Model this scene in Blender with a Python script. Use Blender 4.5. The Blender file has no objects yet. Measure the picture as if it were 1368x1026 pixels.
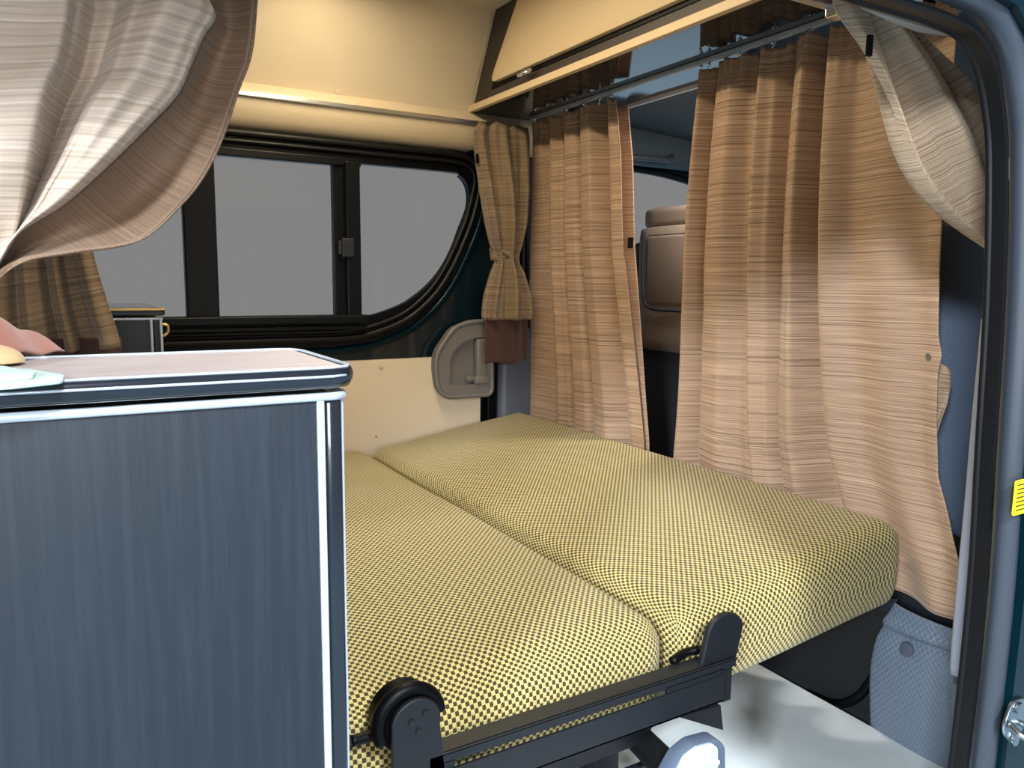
# Interior of a camper van seen through its open side door.
import bpy, bmesh, math, random
from mathutils import Vector, Matrix, noise

SC = bpy.context.scene
C = SC.collection
random.seed(7)
PI = math.pi

# ------------------------------------------------------------------ helpers
def lin(c):
    r = []
    for v in c:
        v /= 255.0
        r.append(v / 12.92 if v <= 0.04045 else ((v + 0.055) / 1.055) ** 2.4)
    return (r[0], r[1], r[2], 1.0)

def lerp(a, b, t): return a + (b - a) * t
def clamp(v, a=0.0, b=1.0): return max(a, min(b, v))
def sst(t): t = clamp(t); return t * t * (3 - 2 * t)
def keys(ks, u, smooth=True):
    """piecewise interpolation through (u, value) keys"""
    if u <= ks[0][0]: return ks[0][1]
    for (a, va), (b, vb) in zip(ks, ks[1:]):
        if u <= b:
            t = (u - a) / max(b - a, 1e-9)
            return lerp(va, vb, sst(t) if smooth else t)
    return ks[-1][1]
def poly_at(pts, t):
    """point on a polyline at arc fraction t, gently smoothed"""
    P = [Vector(p) for p in pts]
    L = [0.0]
    for a, b in zip(P, P[1:]): L.append(L[-1] + (b - a).length)
    d = clamp(t) * L[-1]
    for i in range(len(P) - 1):
        if d <= L[i + 1] + 1e-9:
            f = (d - L[i]) / max(L[i + 1] - L[i], 1e-9)
            p0 = P[max(i - 1, 0)]; p1 = P[i]; p2 = P[i + 1]; p3 = P[min(i + 2, len(P) - 1)]
            return 0.5 * ((2 * p1) + (p2 - p0) * f + (2 * p0 - 5 * p1 + 4 * p2 - p3) * f * f + (3 * p1 - p0 - 3 * p2 + p3) * f ** 3)
    return P[-1]
def dens(pts, n, closed=False):
    """Catmull-Rom resample of a path"""
    P = [Vector(p) for p in pts]
    m = len(P); out = []
    rng = m if closed else m - 1
    for i in range(rng):
        g = (lambda k: P[k % m]) if closed else (lambda k: P[clamp(k, 0, m - 1)])
        p0, p1, p2, p3 = g(i - 1), g(i), g(i + 1), g(i + 2)
        for k in range(n):
            f = k / n
            out.append(0.5 * ((2 * p1) + (p2 - p0) * f + (2 * p0 - 5 * p1 + 4 * p2 - p3) * f * f + (3 * p1 - p0 - 3 * p2 + p3) * f ** 3))
    if not closed: out.append(P[-1])
    return out
def round_poly(pts, r, n=6):
    """round the corners of a 2D polygon; r a number or one per corner"""
    out = []; m = len(pts)
    for i in range(m):
        p = Vector(pts[i]); a = Vector(pts[i - 1]) - p; b = Vector(pts[(i + 1) % m]) - p
        ri = r[i] if isinstance(r, (list, tuple)) else r
        if ri <= 1e-6: out.append(tuple(p)); continue
        la, lb = a.length, b.length
        k = min(ri, la * .49, lb * .49)
        s = p + a.normalized() * k; e = p + b.normalized() * k
        for j in range(n + 1):
            t = j / n
            q = s * (1 - t) ** 2 + p * 2 * t * (1 - t) + e * t * t
            out.append((q.x, q.y))
    return out

class MB:
    def __init__(s): s.bm = bmesh.new(); s.uv = s.bm.loops.layers.uv.new('UVMap')
    def box(s, x0, x1, y0, y1, z0, z1, bev=0.0, seg=2):
        b = bmesh.new()
        bmesh.ops.create_cube(b, size=1.0)
        for v in b.verts:
            v.co = Vector((lerp(x0, x1, v.co.x + .5), lerp(y0, y1, v.co.y + .5), lerp(z0, z1, v.co.z + .5)))
        if bev > 0: bmesh.ops.bevel(b, geom=b.edges[:], offset=bev, segments=seg, affect='EDGES', profile=.5)
        s.merge(b); return s
    def merge(s, b):
        me = bpy.data.meshes.new('t'); b.to_mesh(me); b.free(); s.bm.from_mesh(me); bpy.data.meshes.remove(me)
    def prism(s, poly, fn, d0, d1, bev=0.0, seg=2):
        """poly of 2D points; fn(a, b, d) gives the 3D point; extruded from d0 to d1"""
        b = bmesh.new()
        v0 = [b.verts.new(fn(p[0], p[1], d0)) for p in poly]
        v1 = [b.verts.new(fn(p[0], p[1], d1)) for p in poly]
        n = len(poly)
        f0 = b.faces.new(v0); f1 = b.faces.new(v1[::-1])
        for i in range(n): b.faces.new((v0[(i + 1) % n], v0[i], v1[i], v1[(i + 1) % n]))
        bmesh.ops.recalc_face_normals(b, faces=b.faces[:])
        if bev > 0:
            ed = [e for e in b.edges if f0 in e.link_faces or f1 in e.link_faces]
            bmesh.ops.bevel(b, geom=ed, offset=bev, segments=seg, affect='EDGES', profile=.5)
        bmesh.ops.triangulate(b, faces=[f for f in b.faces if len(f.verts) > 4])
        s.merge(b); return s
    def plate(s, outer, holes, fn, d0, d1):
        """flat plate with holes"""
        b = bmesh.new()
        loops = []
        for lp in [outer] + holes:
            v0 = [b.verts.new(fn(p[0], p[1], d0)) for p in lp]
            es = [b.edges.new((v0[i], v0[(i + 1) % len(v0)])) for i in range(len(v0))]
            loops.append((v0, es))
        r = bmesh.ops.triangle_fill(b, edges=[e for l in loops for e in l[1]], use_beauty=True)
        fs = [g for g in r['geom'] if isinstance(g, bmesh.types.BMFace)]
        ex = bmesh.ops.extrude_face_region(b, geom=fs)
        off = Vector(fn(0, 0, d1)) - Vector(fn(0, 0, d0))
        for g in ex['geom']:
            if isinstance(g, bmesh.types.BMVert): g.co += off
        bmesh.ops.recalc_face_normals(b, faces=b.faces[:])
        s.merge(b); return s
    def tube(s, path, r, seg=10, closed=False, flat=(1, 1), up=(0, 0, 1)):
        b = bmesh.new(); P = [Vector(p) for p in path]; n = len(P); rings = []
        for i, p in enumerate(P):
            if closed: t = (P[(i + 1) % n] - P[i - 1])
            else: t = P[min(i + 1, n - 1)] - P[max(i - 1, 0)]
            t.normalize(); u = Vector(up)
            if abs(t.dot(u)) > .97: u = Vector((0, 1, 0)) if abs(t.y) < .9 else Vector((1, 0, 0))
            a = t.cross(u).normalized(); c = a.cross(t).normalized()
            rr = r[i] if isinstance(r, (list, tuple)) else r
            rings.append([b.verts.new(p + (a * math.cos(k * 2 * PI / seg) * flat[0] + c * math.sin(k * 2 * PI / seg) * flat[1]) * rr) for k in range(seg)])
        for i in range(n if closed else n - 1):
            A, B_ = rings[i], rings[(i + 1) % n]
            for k in range(seg): b.faces.new((A[k], A[(k + 1) % seg], B_[(k + 1) % seg], B_[k]))
        if not closed: b.faces.new(rings[0][::-1]); b.faces.new(rings[-1])
        bmesh.ops.recalc_face_normals(b, faces=b.faces[:])
        s.merge(b); return s
    def sweep(s, prof, path_fn, ts):
        """open or closed 2D profile placed by path_fn(t)(a,b) -> point"""
        b = bmesh.new(); rings = []
        for t in ts: rings.append([b.verts.new(path_fn(t, p[0], p[1])) for p in prof])
        m = len(prof)
        for A, B_ in zip(rings, rings[1:]):
            for k in range(m): b.faces.new((A[k], A[(k + 1) % m], B_[(k + 1) % m], B_[k]))
        b.faces.new(rings[0][::-1]); b.faces.new(rings[-1])
        bmesh.ops.recalc_face_normals(b, faces=b.faces[:])
        s.merge(b); return s
    def cyl(s, c, ax, r, h, seg=24, bev=0.0, r2=None):
        c = Vector(c); ax = Vector(ax).normalized()
        q = Vector((0, 0, 1)).rotation_difference(ax)
        b = bmesh.new()
        bmesh.ops.create_cone(b, cap_ends=True, segments=seg, radius1=r, radius2=r if r2 is None else r2, depth=h)
        for v in b.verts: v.co = c + q @ (v.co + Vector((0, 0, h / 2)))
        if bev > 0:
            ed = [e for e in b.edges if any(len(f.verts) > 4 for f in e.link_faces)]
            bmesh.ops.bevel(b, geom=ed, offset=bev, segments=2, affect='EDGES', profile=.5)
        s.merge(b); return s
    def grid(s, P, nu, nv, uvf=None, wrap=False):
        b = s.bm
        V = [[b.verts.new(P(i / nu, j / nv)) for i in range(nu + (0 if wrap else 1))] for j in range(nv + 1)]
        # arc lengths for the cloth's own thread coordinates
        mid = V[nv // 2]
        au = [0.0]
        for i in range(1, len(mid) + (1 if wrap else 0)): au.append(au[-1] + (mid[i % len(mid)].co - mid[i - 1].co).length)
        col = [V[j][len(mid) // 2] for j in range(nv + 1)]
        av = [0.0]
        for j in range(1, nv + 1): av.append(av[-1] + (col[j].co - col[j - 1].co).length)
        for j in range(nv):
            for i in range(nu):
                i2 = (i + 1) % len(mid) if wrap else i + 1
                f = b.faces.new((V[j][i], V[j + 1][i], V[j + 1][i2], V[j][i2]))
                for l, (ii, jj) in zip(f.loops, ((i, j), (i, j + 1), (i + 1, j + 1), (i + 1, j))):
                    l[s.uv].uv = (au[ii], av[jj]) if uvf is None else uvf(ii / nu, jj / nv)
                f.smooth = True
        return s
    def build(s, name, m, parent=None, smooth=None, solid=0.0, sub=0):
        base = parent_world(parent) if parent else Vector((0, 0, 0))
        for v in s.bm.verts: v.co -= base
        me = bpy.data.meshes.new(name)
        s.bm.to_mesh(me); s.bm.free()
        o = bpy.data.objects.new(name, me); C.objects.link(o)
        if m: me.materials.append(m)
        if parent: o.parent = parent
        if smooth:
            for p in me.polygons: p.use_smooth = True
            if smooth is not True:
                md = o.modifiers.new('edges', 'EDGE_SPLIT'); md.split_angle = math.radians(smooth)
        if solid:
            md = o.modifiers.new('thickness', 'SOLIDIFY'); md.thickness = solid; md.offset = 0
        if sub:
            md = o.modifiers.new('sub', 'SUBSURF'); md.levels = sub; md.render_levels = sub
        return o

def parent_world(p):
    v = Vector((0, 0, 0))
    while p: v = v + p.location; p = p.parent
    return v
def tag(o, label, cat, group=None):
    o['label'] = label; o['category'] = cat
    if group: o['group'] = group
    return o
def thing(name, label, cat, loc=(0, 0, 0), group=None):
    o = bpy.data.objects.new(name, None); o.empty_display_size = .05
    C.objects.link(o); o.location = loc
    return tag(o, label, cat, group)
def struct(o):
    o['kind'] = 'structure'; return o
XZ = lambda a, b, d: (a, d, b)      # polygon in x,z extruded along y
YZ = lambda a, b, d: (d, a, b)      # polygon in y,z extruded along x
XY = lambda a, b, d: (a, b, d)      # polygon in x,y extruded along z

# ------------------------------------------------------------------ materials
def mat(name, col, rough=.5, metal=0.0, ior=1.5, coat=0.0, bump=None, var=None, sheen=0.0, spec=.5):
    m = bpy.data.materials.new(name); m.use_nodes = True
    nt = m.node_tree; N = nt.nodes; L = nt.links; b = N['Principled BSDF']
    b.inputs['Base Color'].default_value = lin(col); b.inputs['Roughness'].default_value = rough
    b.inputs['Metallic'].default_value = metal; b.inputs['IOR'].default_value = ior
    b.inputs['Coat Weight'].default_value = coat; b.inputs['Sheen Weight'].default_value = sheen
    b.inputs['Specular IOR Level'].default_value = spec
    tc = N.new('ShaderNodeTexCoord')
    if bump:   # (scale, strength, distance[, stretch])
        mp = N.new('ShaderNodeMapping'); mp.inputs['Scale'].default_value = bump[3] if len(bump) > 3 else (1, 1, 1)
        L.new(tc.outputs['Object'], mp.inputs['Vector'])
        t = N.new('ShaderNodeTexNoise'); t.inputs['Scale'].default_value = bump[0]; t.inputs['Detail'].default_value = 4
        L.new(mp.outputs['Vector'], t.inputs['Vector'])
        bp = N.new('ShaderNodeBump'); bp.inputs['Strength'].default_value = bump[1]; bp.inputs['Distance'].default_value = bump[2]
        L.new(t.outputs['Fac'], bp.inputs['Height']); L.new(bp.outputs['Normal'], b.inputs['Normal'])
    if var:    # (second colour, scale, stretch, low, high)
        mp = N.new('ShaderNodeMapping'); mp.inputs['Scale'].default_value = var[2]
        L.new(tc.outputs['Object'], mp.inputs['Vector'])
        t = N.new('ShaderNodeTexNoise'); t.inputs['Scale'].default_value = var[1]; t.inputs['Detail'].default_value = 6
        L.new(mp.outputs['Vector'], t.inputs['Vector'])
        r = N.new('ShaderNodeMapRange'); r.inputs['From Min'].default_value = var[3]; r.inputs['From Max'].default_value = var[4]
        L.new(t.outputs['Fac'], r.inputs['Value'])
        x = N.new('ShaderNodeMix'); x.data_type = 'RGBA'
        x.inputs['A'].default_value = lin(col); x.inputs['B'].default_value = lin(var[0])
        L.new(r.outputs['Result'], x.inputs['Factor']); L.new(x.outputs['Result'], b.inputs['Base Color'])
    return m

def math_node(nt, op, a=None, b=None, va=0.0, vb=0.0):
    n = nt.nodes.new('ShaderNodeMath'); n.operation = op
    n.inputs[0].default_value = va; n.inputs[1].default_value = vb
    if a: nt.links.new(a, n.inputs[0])
    if b: nt.links.new(b, n.inputs[1])
    return n.outputs[0]

def curtain_mat(name, base, dark, light, thread=230.0, transl=.12, depth=.0012):
    """woven curtain: irregular horizontal slub threads on the cloth's own coordinates"""
    m = bpy.data.materials.new(name); m.use_nodes = True
    nt = m.node_tree; N = nt.nodes; L = nt.links; b = N['Principled BSDF']
    b.inputs['Roughness'].default_value = .62; b.inputs['Sheen Weight'].default_value = .25
    b.inputs['Specular IOR Level'].default_value = .45
    uv = N.new('ShaderNodeUVMap'); uv.uv_map = 'UVMap'
    def streak(su, sv, lo, hi, detail=2):
        mp = N.new('ShaderNodeMapping'); mp.inputs['Scale'].default_value = (su, sv, 1)
        L.new(uv.outputs['UV'], mp.inputs['Vector'])
        t = N.new('ShaderNodeTexNoise'); t.inputs['Scale'].default_value = 1.0; t.inputs['Detail'].default_value = detail
        L.new(mp.outputs['Vector'], t.inputs['Vector'])
        r = N.new('ShaderNodeMapRange'); r.inputs['From Min'].default_value = lo; r.inputs['From Max'].default_value = hi
        L.new(t.outputs['Fac'], r.inputs['Value']); return r.outputs['Result']
    s1 = streak(1.2, thread * 1.35, .46, .70, 0); s2 = streak(7.0, thread * 1.7, .48, .75, 0); s3 = streak(420, 420, .35, .65, 0)
    x1 = N.new('ShaderNodeMix'); x1.data_type = 'RGBA'; x1.inputs['A'].default_value = lin(base); x1.inputs['B'].default_value = lin(dark)
    L.new(s1, x1.inputs['Factor'])
    x2 = N.new('ShaderNodeMix'); x2.data_type = 'RGBA'; x2.inputs['B'].default_value = lin(light)
    L.new(x1.outputs['Result'], x2.inputs['A']); L.new(s2, x2.inputs['Factor'])
    L.new(x2.outputs['Result'], b.inputs['Base Color'])
    h = math_node(nt, 'SUBTRACT', s2, s1); h = math_node(nt, 'MULTIPLY_ADD', s3, None, 0, .35); 
    hh = math_node(nt, 'SUBTRACT', s2, s1); h = math_node(nt, 'ADD', h, hh)
    bp = N.new('ShaderNodeBump'); bp.inputs['Strength'].default_value = .22; bp.inputs['Distance'].default_value = depth
    L.new(h, bp.inputs['Height']); L.new(bp.outputs['Normal'], b.inputs['Normal'])
    tr = N.new('ShaderNodeBsdfTranslucent'); L.new(x2.outputs['Result'], tr.inputs['Color'])
    mx = N.new('ShaderNodeMixShader'); mx.inputs['Fac'].default_value = transl
    L.new(b.outputs['BSDF'], mx.inputs[1]); L.new(tr.outputs['BSDF'], mx.inputs[2])
    L.new(mx.outputs['Shader'], N['Material Output'].inputs['Surface'])
    return m

def weave_mat(name, light, dark, cell=.0048):
    """chunky two-tone basket weave on UVs laid out in metres"""
    m = bpy.data.materials.new(name); m.use_nodes = True
    nt = m.node_tree; N = nt.nodes; L = nt.links; b = N['Principled BSDF']
    b.inputs['Roughness'].default_value = .8; b.inputs['Sheen Weight'].default_value = .15; b.inputs['Specular IOR Level'].default_value = .25
    uv = N.new('ShaderNodeUVMap'); uv.uv_map = 'UVMap'
    nz = N.new('ShaderNodeTexNoise'); nz.inputs['Scale'].default_value = 60; nz.inputs['Detail'].default_value = 1
    L.new(uv.outputs['UV'], nz.inputs['Vector'])
    sub = N.new('ShaderNodeVectorMath'); sub.operation = 'SUBTRACT'; sub.inputs[1].default_value = (.5, .5, .5); L.new(nz.outputs['Color'], sub.inputs[0])
    scl = N.new('ShaderNodeVectorMath'); scl.operation = 'SCALE'; scl.inputs['Scale'].default_value = .0009; L.new(sub.outputs[0], scl.inputs[0])
    add = N.new('ShaderNodeVectorMath'); add.operation = 'ADD'; L.new(uv.outputs['UV'], add.inputs[0]); L.new(scl.outputs[0], add.inputs[1])
    sx = N.new('ShaderNodeSeparateXYZ'); L.new(add.outputs[0], sx.inputs[0])
    k = PI / cell
    a = math_node(nt, 'SINE', math_node(nt, 'MULTIPLY', sx.outputs[0], None, 0, k))
    c = math_node(nt, 'SINE', math_node(nt, 'MULTIPLY', sx.outputs[1], None, 0, k * .85))
    p = math_node(nt, 'MULTIPLY', a, c)                       # checker-like product
    r = N.new('ShaderNodeMapRange'); r.interpolation_type = 'SMOOTHSTEP'
    r.inputs['From Min'].default_value = -.16; r.inputs['From Max'].default_value = .10; L.new(p, r.inputs['Value'])
    # yarn strands inside each block
    st = math_node(nt, 'ABSOLUTE', math_node(nt, 'SINE', math_node(nt, 'MULTIPLY', sx.outputs[0], None, 0, k * 1.5)))
    sr = N.new('ShaderNodeMapRange'); sr.inputs['From Min'].default_value = 0; sr.inputs['From Max'].default_value = .45
    sr.inputs['To Min'].default_value = .62; sr.inputs['To Max'].default_value = 1; L.new(st, sr.inputs['Value'])
    x = N.new('ShaderNodeMix'); x.data_type = 'RGBA'; x.inputs['A'].default_value = lin(dark); x.inputs['B'].default_value = lin(light)
    L.new(math_node(nt, 'MULTIPLY', r.outputs['Result'], sr.outputs['Result']), x.inputs['Factor'])
    L.new(x.outputs['Result'], b.inputs['Base Color'])
    bp = N.new('ShaderNodeBump'); bp.inputs['Strength'].default_value = .5; bp.inputs['Distance'].default_value = .0015
    L.new(math_node(nt, 'ABSOLUTE', p), bp.inputs['Height']); L.new(bp.outputs['Normal'], b.inputs['Normal'])
    return m

def glass_mat(name):
    m = bpy.data.materials.new(name); m.use_nodes = True
    nt = m.node_tree; N = nt.nodes; L = nt.links
    t = N.new('ShaderNodeBsdfTransparent'); g = N.new('ShaderNodeBsdfGlossy'); g.inputs['Roughness'].default_value = .02
    mx = N.new('ShaderNodeMixShader'); mx.inputs['Fac'].default_value = .012
    L.new(t.outputs[0], mx.inputs[1]); L.new(g.outputs[0], mx.inputs[2]); L.new(mx.outputs[0], N['Material Output'].inputs['Surface'])
    return m

M = {}
M['teal'] = mat('teal_paint', (2, 27, 36), .2, 0, 1.3, 0, spec=.4)
M['teal_in'] = mat('dark_teal_paint', (3, 22, 30), .3, 0, 1.5, .6)
M['rubber'] = mat('black_rubber', (9, 10, 13), .45, spec=.3, bump=(300, .15, .0005))
M['seal'] = mat('seal_rubber', (50, 56, 66), .42, 0, 1.55, .25, bump=(500, .1, .0004))
M['black'] = mat('black_plastic', (3, 4, 7), .45, spec=.15)
M['sash'] = mat('black_aluminium', (4, 6, 10), .42, 0, spec=.2)
M['metal_black'] = mat('black_painted_steel', (17, 20, 26), .48, 0, 1.5, 0, bump=(220, .12, .0004))
M['lining'] = mat('cream_vinyl', (222, 206, 180), .62, bump=(420, .35, .0006), var=((215, 198, 170), 5, (1, 1, 1), .4, .7))
M['mould'] = mat('cream_moulding', (208, 190, 162), .42)
M['board'] = mat('cream_board', (216, 200, 176), .6, bump=(420, .3, .0005))
M['cream'] = mat('cream_laminate', (214, 190, 152), .45)
M['brown'] = mat('dark_brown_laminate', (58, 50, 46), .5, bump=(90, .15, .0004, (1, .1, 1)))
M['gloss_black'] = mat('gloss_black_laminate', (15, 20, 26), .07, 0, 2.0, bump=(40, .05, .0003, (6, .4, 1)))
M['panel'] = mat('charcoal_woodgrain', (27, 34, 43), .42, 0, 1.5, bump=(34, .25, .0008, (7, 7, .35)), var=((34, 42, 52), 26, (6, 6, .3), .42, .75))
M['panel_far'] = mat('charcoal_woodgrain_far', (40, 44, 52), .4, bump=(34, .5, .001, (7, 7, .35)))
M['chrome'] = mat('chrome', (225, 230, 236), .16, 1.0)
M['alu'] = mat('brushed_aluminium', (205, 206, 210), .3, 1.0)
M['edge_black'] = mat('black_edge_trim', (24, 29, 38), .16, 0, 1.6, .6)
M['worktop'] = mat('pinkish_laminate', (178, 166, 166), .42, var=((164, 150, 150), 9, (1.2, 8, 1), .4, .7))
M['floor'] = mat('grey_vinyl_floor', (226, 232, 234), .45, bump=(60, .2, .001), var=((206, 211, 213), 7, (1, 1, 1), .42, .72))
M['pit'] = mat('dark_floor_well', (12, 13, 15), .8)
M['carpet'] = mat('dark_headlining', (84, 96, 102), .9, bump=(500, .4, .001))
M['ceiling'] = mat('cream_headlining', (218, 205, 178), .7, bump=(400, .3, .0006))
M['greyplastic'] = mat('grey_brown_plastic', (112, 108, 106), .42, bump=(600, .12, .0004))
M['greyblue'] = mat('grey_plastic_trim', (74, 80, 92), .5, bump=(500, .2, .0005))
M['pale'] = mat('pale_grey_plastic', (140, 144, 158), .45)
M['seat'] = mat('taupe_vinyl', (140, 126, 114), .5, bump=(300, .25, .0006))
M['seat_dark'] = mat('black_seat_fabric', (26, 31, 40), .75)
M['leather'] = mat('blue_grey_vinyl', (88, 102, 122), .55, bump=(150, .7, .0022, (1, 1, 1.6)))
M['curtain'] = curtain_mat('tan_curtain_cloth', (174, 142, 116), (130, 103, 82), (196, 166, 140), thread=290)
M['curtain_lit'] = curtain_mat('tan_curtain_cloth_near_lit', (196, 178, 161), (178, 160, 145), (212, 196, 181), thread=250, transl=.15, depth=.0008)  # tan cloth with outside light put into its colour for the swagged curtain
M['curtain_tied_lit'] = curtain_mat('tan_curtain_cloth_tied_lit', (196, 168, 138), (164, 138, 112), (214, 188, 160), thread=300, transl=.15)  # same tan cloth, colour raised where little lamp light reaches the tied curtain
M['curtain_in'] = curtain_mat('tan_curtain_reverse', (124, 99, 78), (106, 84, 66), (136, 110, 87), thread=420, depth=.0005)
M['curtain_far'] = curtain_mat('olive_curtain_cloth', (128, 106, 80), (100, 82, 62), (148, 124, 96))
M['brown_cloth'] = mat('dark_brown_cloth', (70, 48, 38), .85)
M['terra'] = mat('terracotta_cloth', (62, 34, 28), .85, sheen=.3, bump=(90, .4, .002))
M['terra2'] = mat('terracotta_cloth_light', (142, 86, 70), .85, sheen=.3, bump=(60, .3, .002))
M['sand'] = mat('sand_cloth', (196, 164, 120), .85, sheen=.2)
M['weave'] = weave_mat('olive_basket_weave', (194, 178, 116), (66, 52, 28))
M['mint'] = mat('pale_mint_cloth', (190, 208, 204), .8, bump=(200, .3, .001))
M['yellow'] = mat('yellow_sticker', (250, 225, 20), .5)
M['ink'] = mat('sticker_print', (40, 36, 10), .6)
M['steel'] = mat('zinc_steel', (170, 178, 184), .28, 1.0)
M['railgrey'] = mat('pale_rail_metal', (168, 172, 178), .4, .3)
M['silver'] = mat('silver_trim', (190, 200, 212), .25, .35)
M['white'] = mat('white_trim', (214, 220, 224), .4)
M['gold'] = mat('brass_hook', (205, 172, 110), .35, .7)
M['liner'] = mat('grey_headliner_edge', (168, 164, 158), .6)
M['lever'] = mat('grey_lever_plastic', (86, 98, 118), .4)
M['lever_top'] = mat('pale_lever_cap', (186, 202, 218), .35)
M['glass'] = glass_mat('window_glass')
M['snap'] = mat('snap_metal', (196, 190, 180), .3, .9)

# diamond padded vinyl for the seat-base cover
def diamond_mat():
    m = mat('diamond_grey_vinyl', (104, 116, 132), .48)
    nt = m.node_tree; N = nt.nodes; L = nt.links; b = N['Principled BSDF']
    tc = N.new('ShaderNodeTexCoord'); s = N.new('ShaderNodeSeparateXYZ'); L.new(tc.outputs['Object'], s.inputs[0])
    k = PI / .005
    a = math_node(nt, 'MULTIPLY', s.outputs[1], None, 0, k)
    c = math_node(nt, 'MULTIPLY', s.outputs[2], None, 0, k * .8)
    h = math_node(nt, 'MULTIPLY', math_node(nt, 'SINE', a), math_node(nt, 'SINE', c))
    bp = N.new('ShaderNodeBump'); bp.inputs['Strength'].default_value = .4; bp.inputs['Distance'].default_value = .0014
    L.new(h, bp.inputs['Height']); L.new(bp.outputs['Normal'], b.inputs['Normal'])
    return m
M['diamond'] = diamond_mat()

# ------------------------------------------------------------------ the shell
struct(MB().box(-1.3, 1.24, .44, 2.03, -.03, 0, .004).build('floor', M['floor']))
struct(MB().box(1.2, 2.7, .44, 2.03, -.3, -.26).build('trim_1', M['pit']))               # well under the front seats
struct(MB().box(-1.3, 1.34, .44, 1.90, 1.505, 1.53).build('ceiling', M['ceiling']))
struct(MB().box(-1.33, -1.3, .44, 2.06, -.03, 1.53).build('wall_back', M['lining']))

# far side: painted inner skin with the window openings cut out
win = [(.699, 1.088), (.956, 1.09), (.99, 1.08), (1.011, 1.055), (1.014, 1.01), (.99, .95), (.965, .893), (.93, .838), (.895, .797), (.856, .765), (.816, .745), (.74, .719), (.685, .712)]
hole1 = [(-.62, .70), (-.62, 1.10), (.956, 1.10), (1.0, 1.09), (1.024, 1.06), (1.026, 1.01), (1.0, .945), (.975, .885), (.94, .828), (.90, .785), (.856, .752), (.816, .73), (.74, .705), (.685, .70)]
hole1 = hole1[:2] + [(p.x, p.y) for p in dens([(.5, 1.10, 0)] + [(a, b, 0) for a, b in hole1[2:]], 6)]
hole1w = [(-.64, .67), (-.64, 1.14), (.96, 1.14), (1.04, 1.125), (1.068, 1.08), (1.066, 1.01), (1.04, .94), (1.015, .88), (.985, .82), (.945, .77), (.895, .728), (.84, .70), (.75, .68), (.68, .67)]
hole2 = round_poly([(1.36, .66), (1.36, 1.165), (1.72, 1.165), (2.02, 1.12), (2.3, .66)], [.03, .05, .12, .1, .05])
struct(MB().plate([(-1.3, -.03), (-1.3, 1.30), (2.7, 1.30), (2.7, -.3), (1.24, -.3), (1.24, -.03)], [hole1w, hole2], XZ, 2.02, 2.06).build('wall_right', M['teal_in']))
# upper lining, leaning in towards the ceiling
def upper(a, b, d): return (a, b[0] + d * .9, b[1] + d * .45)
u = MB()
u.sweep([(0, 0), (.12, 0), (.12, 1), (0, 1)], lambda t, a, b: (t, lerp(2.0, 1.872, b) + a * .1, lerp(1.267, 1.506, b) + a * .05), [-1.3, 1.05])
struct(u.build('trim_2', M['lining']))
# moulding under it
prof = [(2.005, 1.268), (1.992, 1.266), (1.985, 1.258), (1.978, 1.246), (1.974, 1.228), (1.977, 1.205), (1.986, 1.182), (1.998, 1.168), (2.012, 1.160), (2.02, 1.160), (2.02, 1.268)]
struct(MB().sweep(prof, lambda t, a, b: (t, a, b), [-1.3, 1.33]).build('trim_3', M['mould'], smooth=40))
# lower board with its screw caps
bd = struct(MB().box(-1.3, 1.068, 1.998, 2.02, .0, .580, .002).build('door_1', M['board']))
for p in ((0.755, 1.995, 0.566), (0.738, 1.995, 0.368)):
    MB().cyl(p, (0, -1, 0), .0065 if p[2] > .5 else .002, .003, 20, .001).build('screw_cap', M['board'] if p[2] > .5 else M['ink'], bd, smooth=30)
ul = bpy.data.objects['trim_2']
for p in ((0.647, 1.995, 1.275), ):
    MB().cyl(p, (0, -1, -.4), .006, .003, 18, .001).build('screw_cap', M['lining'], ul, smooth=30)
MB().cyl((0.694, 1.976, 1.246), (0, -1, 0), .005, .003, 18, .001).build('screw_cap', M['mould'], bpy.data.objects['trim_3'], smooth=30)

# ---- far window
w1 = thing('window_1', 'wide black framed sliding side window in the far wall', 'window', (.3, 2.0, .70)); del w1['label']; del w1['category']; struct(w1)
outer = [(-.70, .62), (-.70, 1.158), (1.0, 1.158), (1.05, 1.14), (1.072, 1.105), (1.070, 1.05), (1.045, .96), (1.02, .90), (.985, .83), (.945, .765), (.895, .71), (.83, .665), (.74, .632), (.62, .62)]
MB().plate(outer, [hole1], XZ, 1.996, 2.02).build('window_frame', M['black'], w1)
def offset_path(pts, k):
    out = []
    n = len(pts)
    for i in range(n):
        a = Vector(pts[max(i - 1, 0)]); b = Vector(pts[min(i + 1, n - 1)]); t = (b - a).normalized()
        out.append((pts[i][0] + t.y * k, pts[i][1] - t.x * k))
    return out
ring = [(-.69, 1.147), (0, 1.147), (.5, 1.147), (.8, 1.147), (.97, 1.147), (1.03, 1.135), (1.058, 1.10), (1.056, 1.05), (1.034, .97), (1.006, .905), (.972, .838), (.93, .775), (.88, .725), (.82, .685), (.735, .655), (.66, .644), (.58, .642), (.4, .642), (0, .642), (-.69, .642)]
ring3 = [(p.x, 1.992, p.y) for p in [Vector((q.x, q.y)) for q in dens([(a, b, 0) for a, b in ring], 6)]]
g = MB().tube(ring3, .0085, 10, up=(0, 1, 0))
r2 = offset_path([(p[0], p[2]) for p in ring3], .020)
g.tube([(a, 1.990, b) for a, b in r2], .006, 8, up=(0, 1, 0))
g.build('gasket', M['rubber'], w1, smooth=True)
r3 = offset_path([(p[0], p[2]) for p in ring3][26:], -.034)
wr = struct(MB().tube([(a, 2.013, b) for a, b in r3], .012, 10, up=(0, 1, 0)).build('trim_5', M['teal'], smooth=True))   # pressed lip of the painted skin round the window
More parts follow.
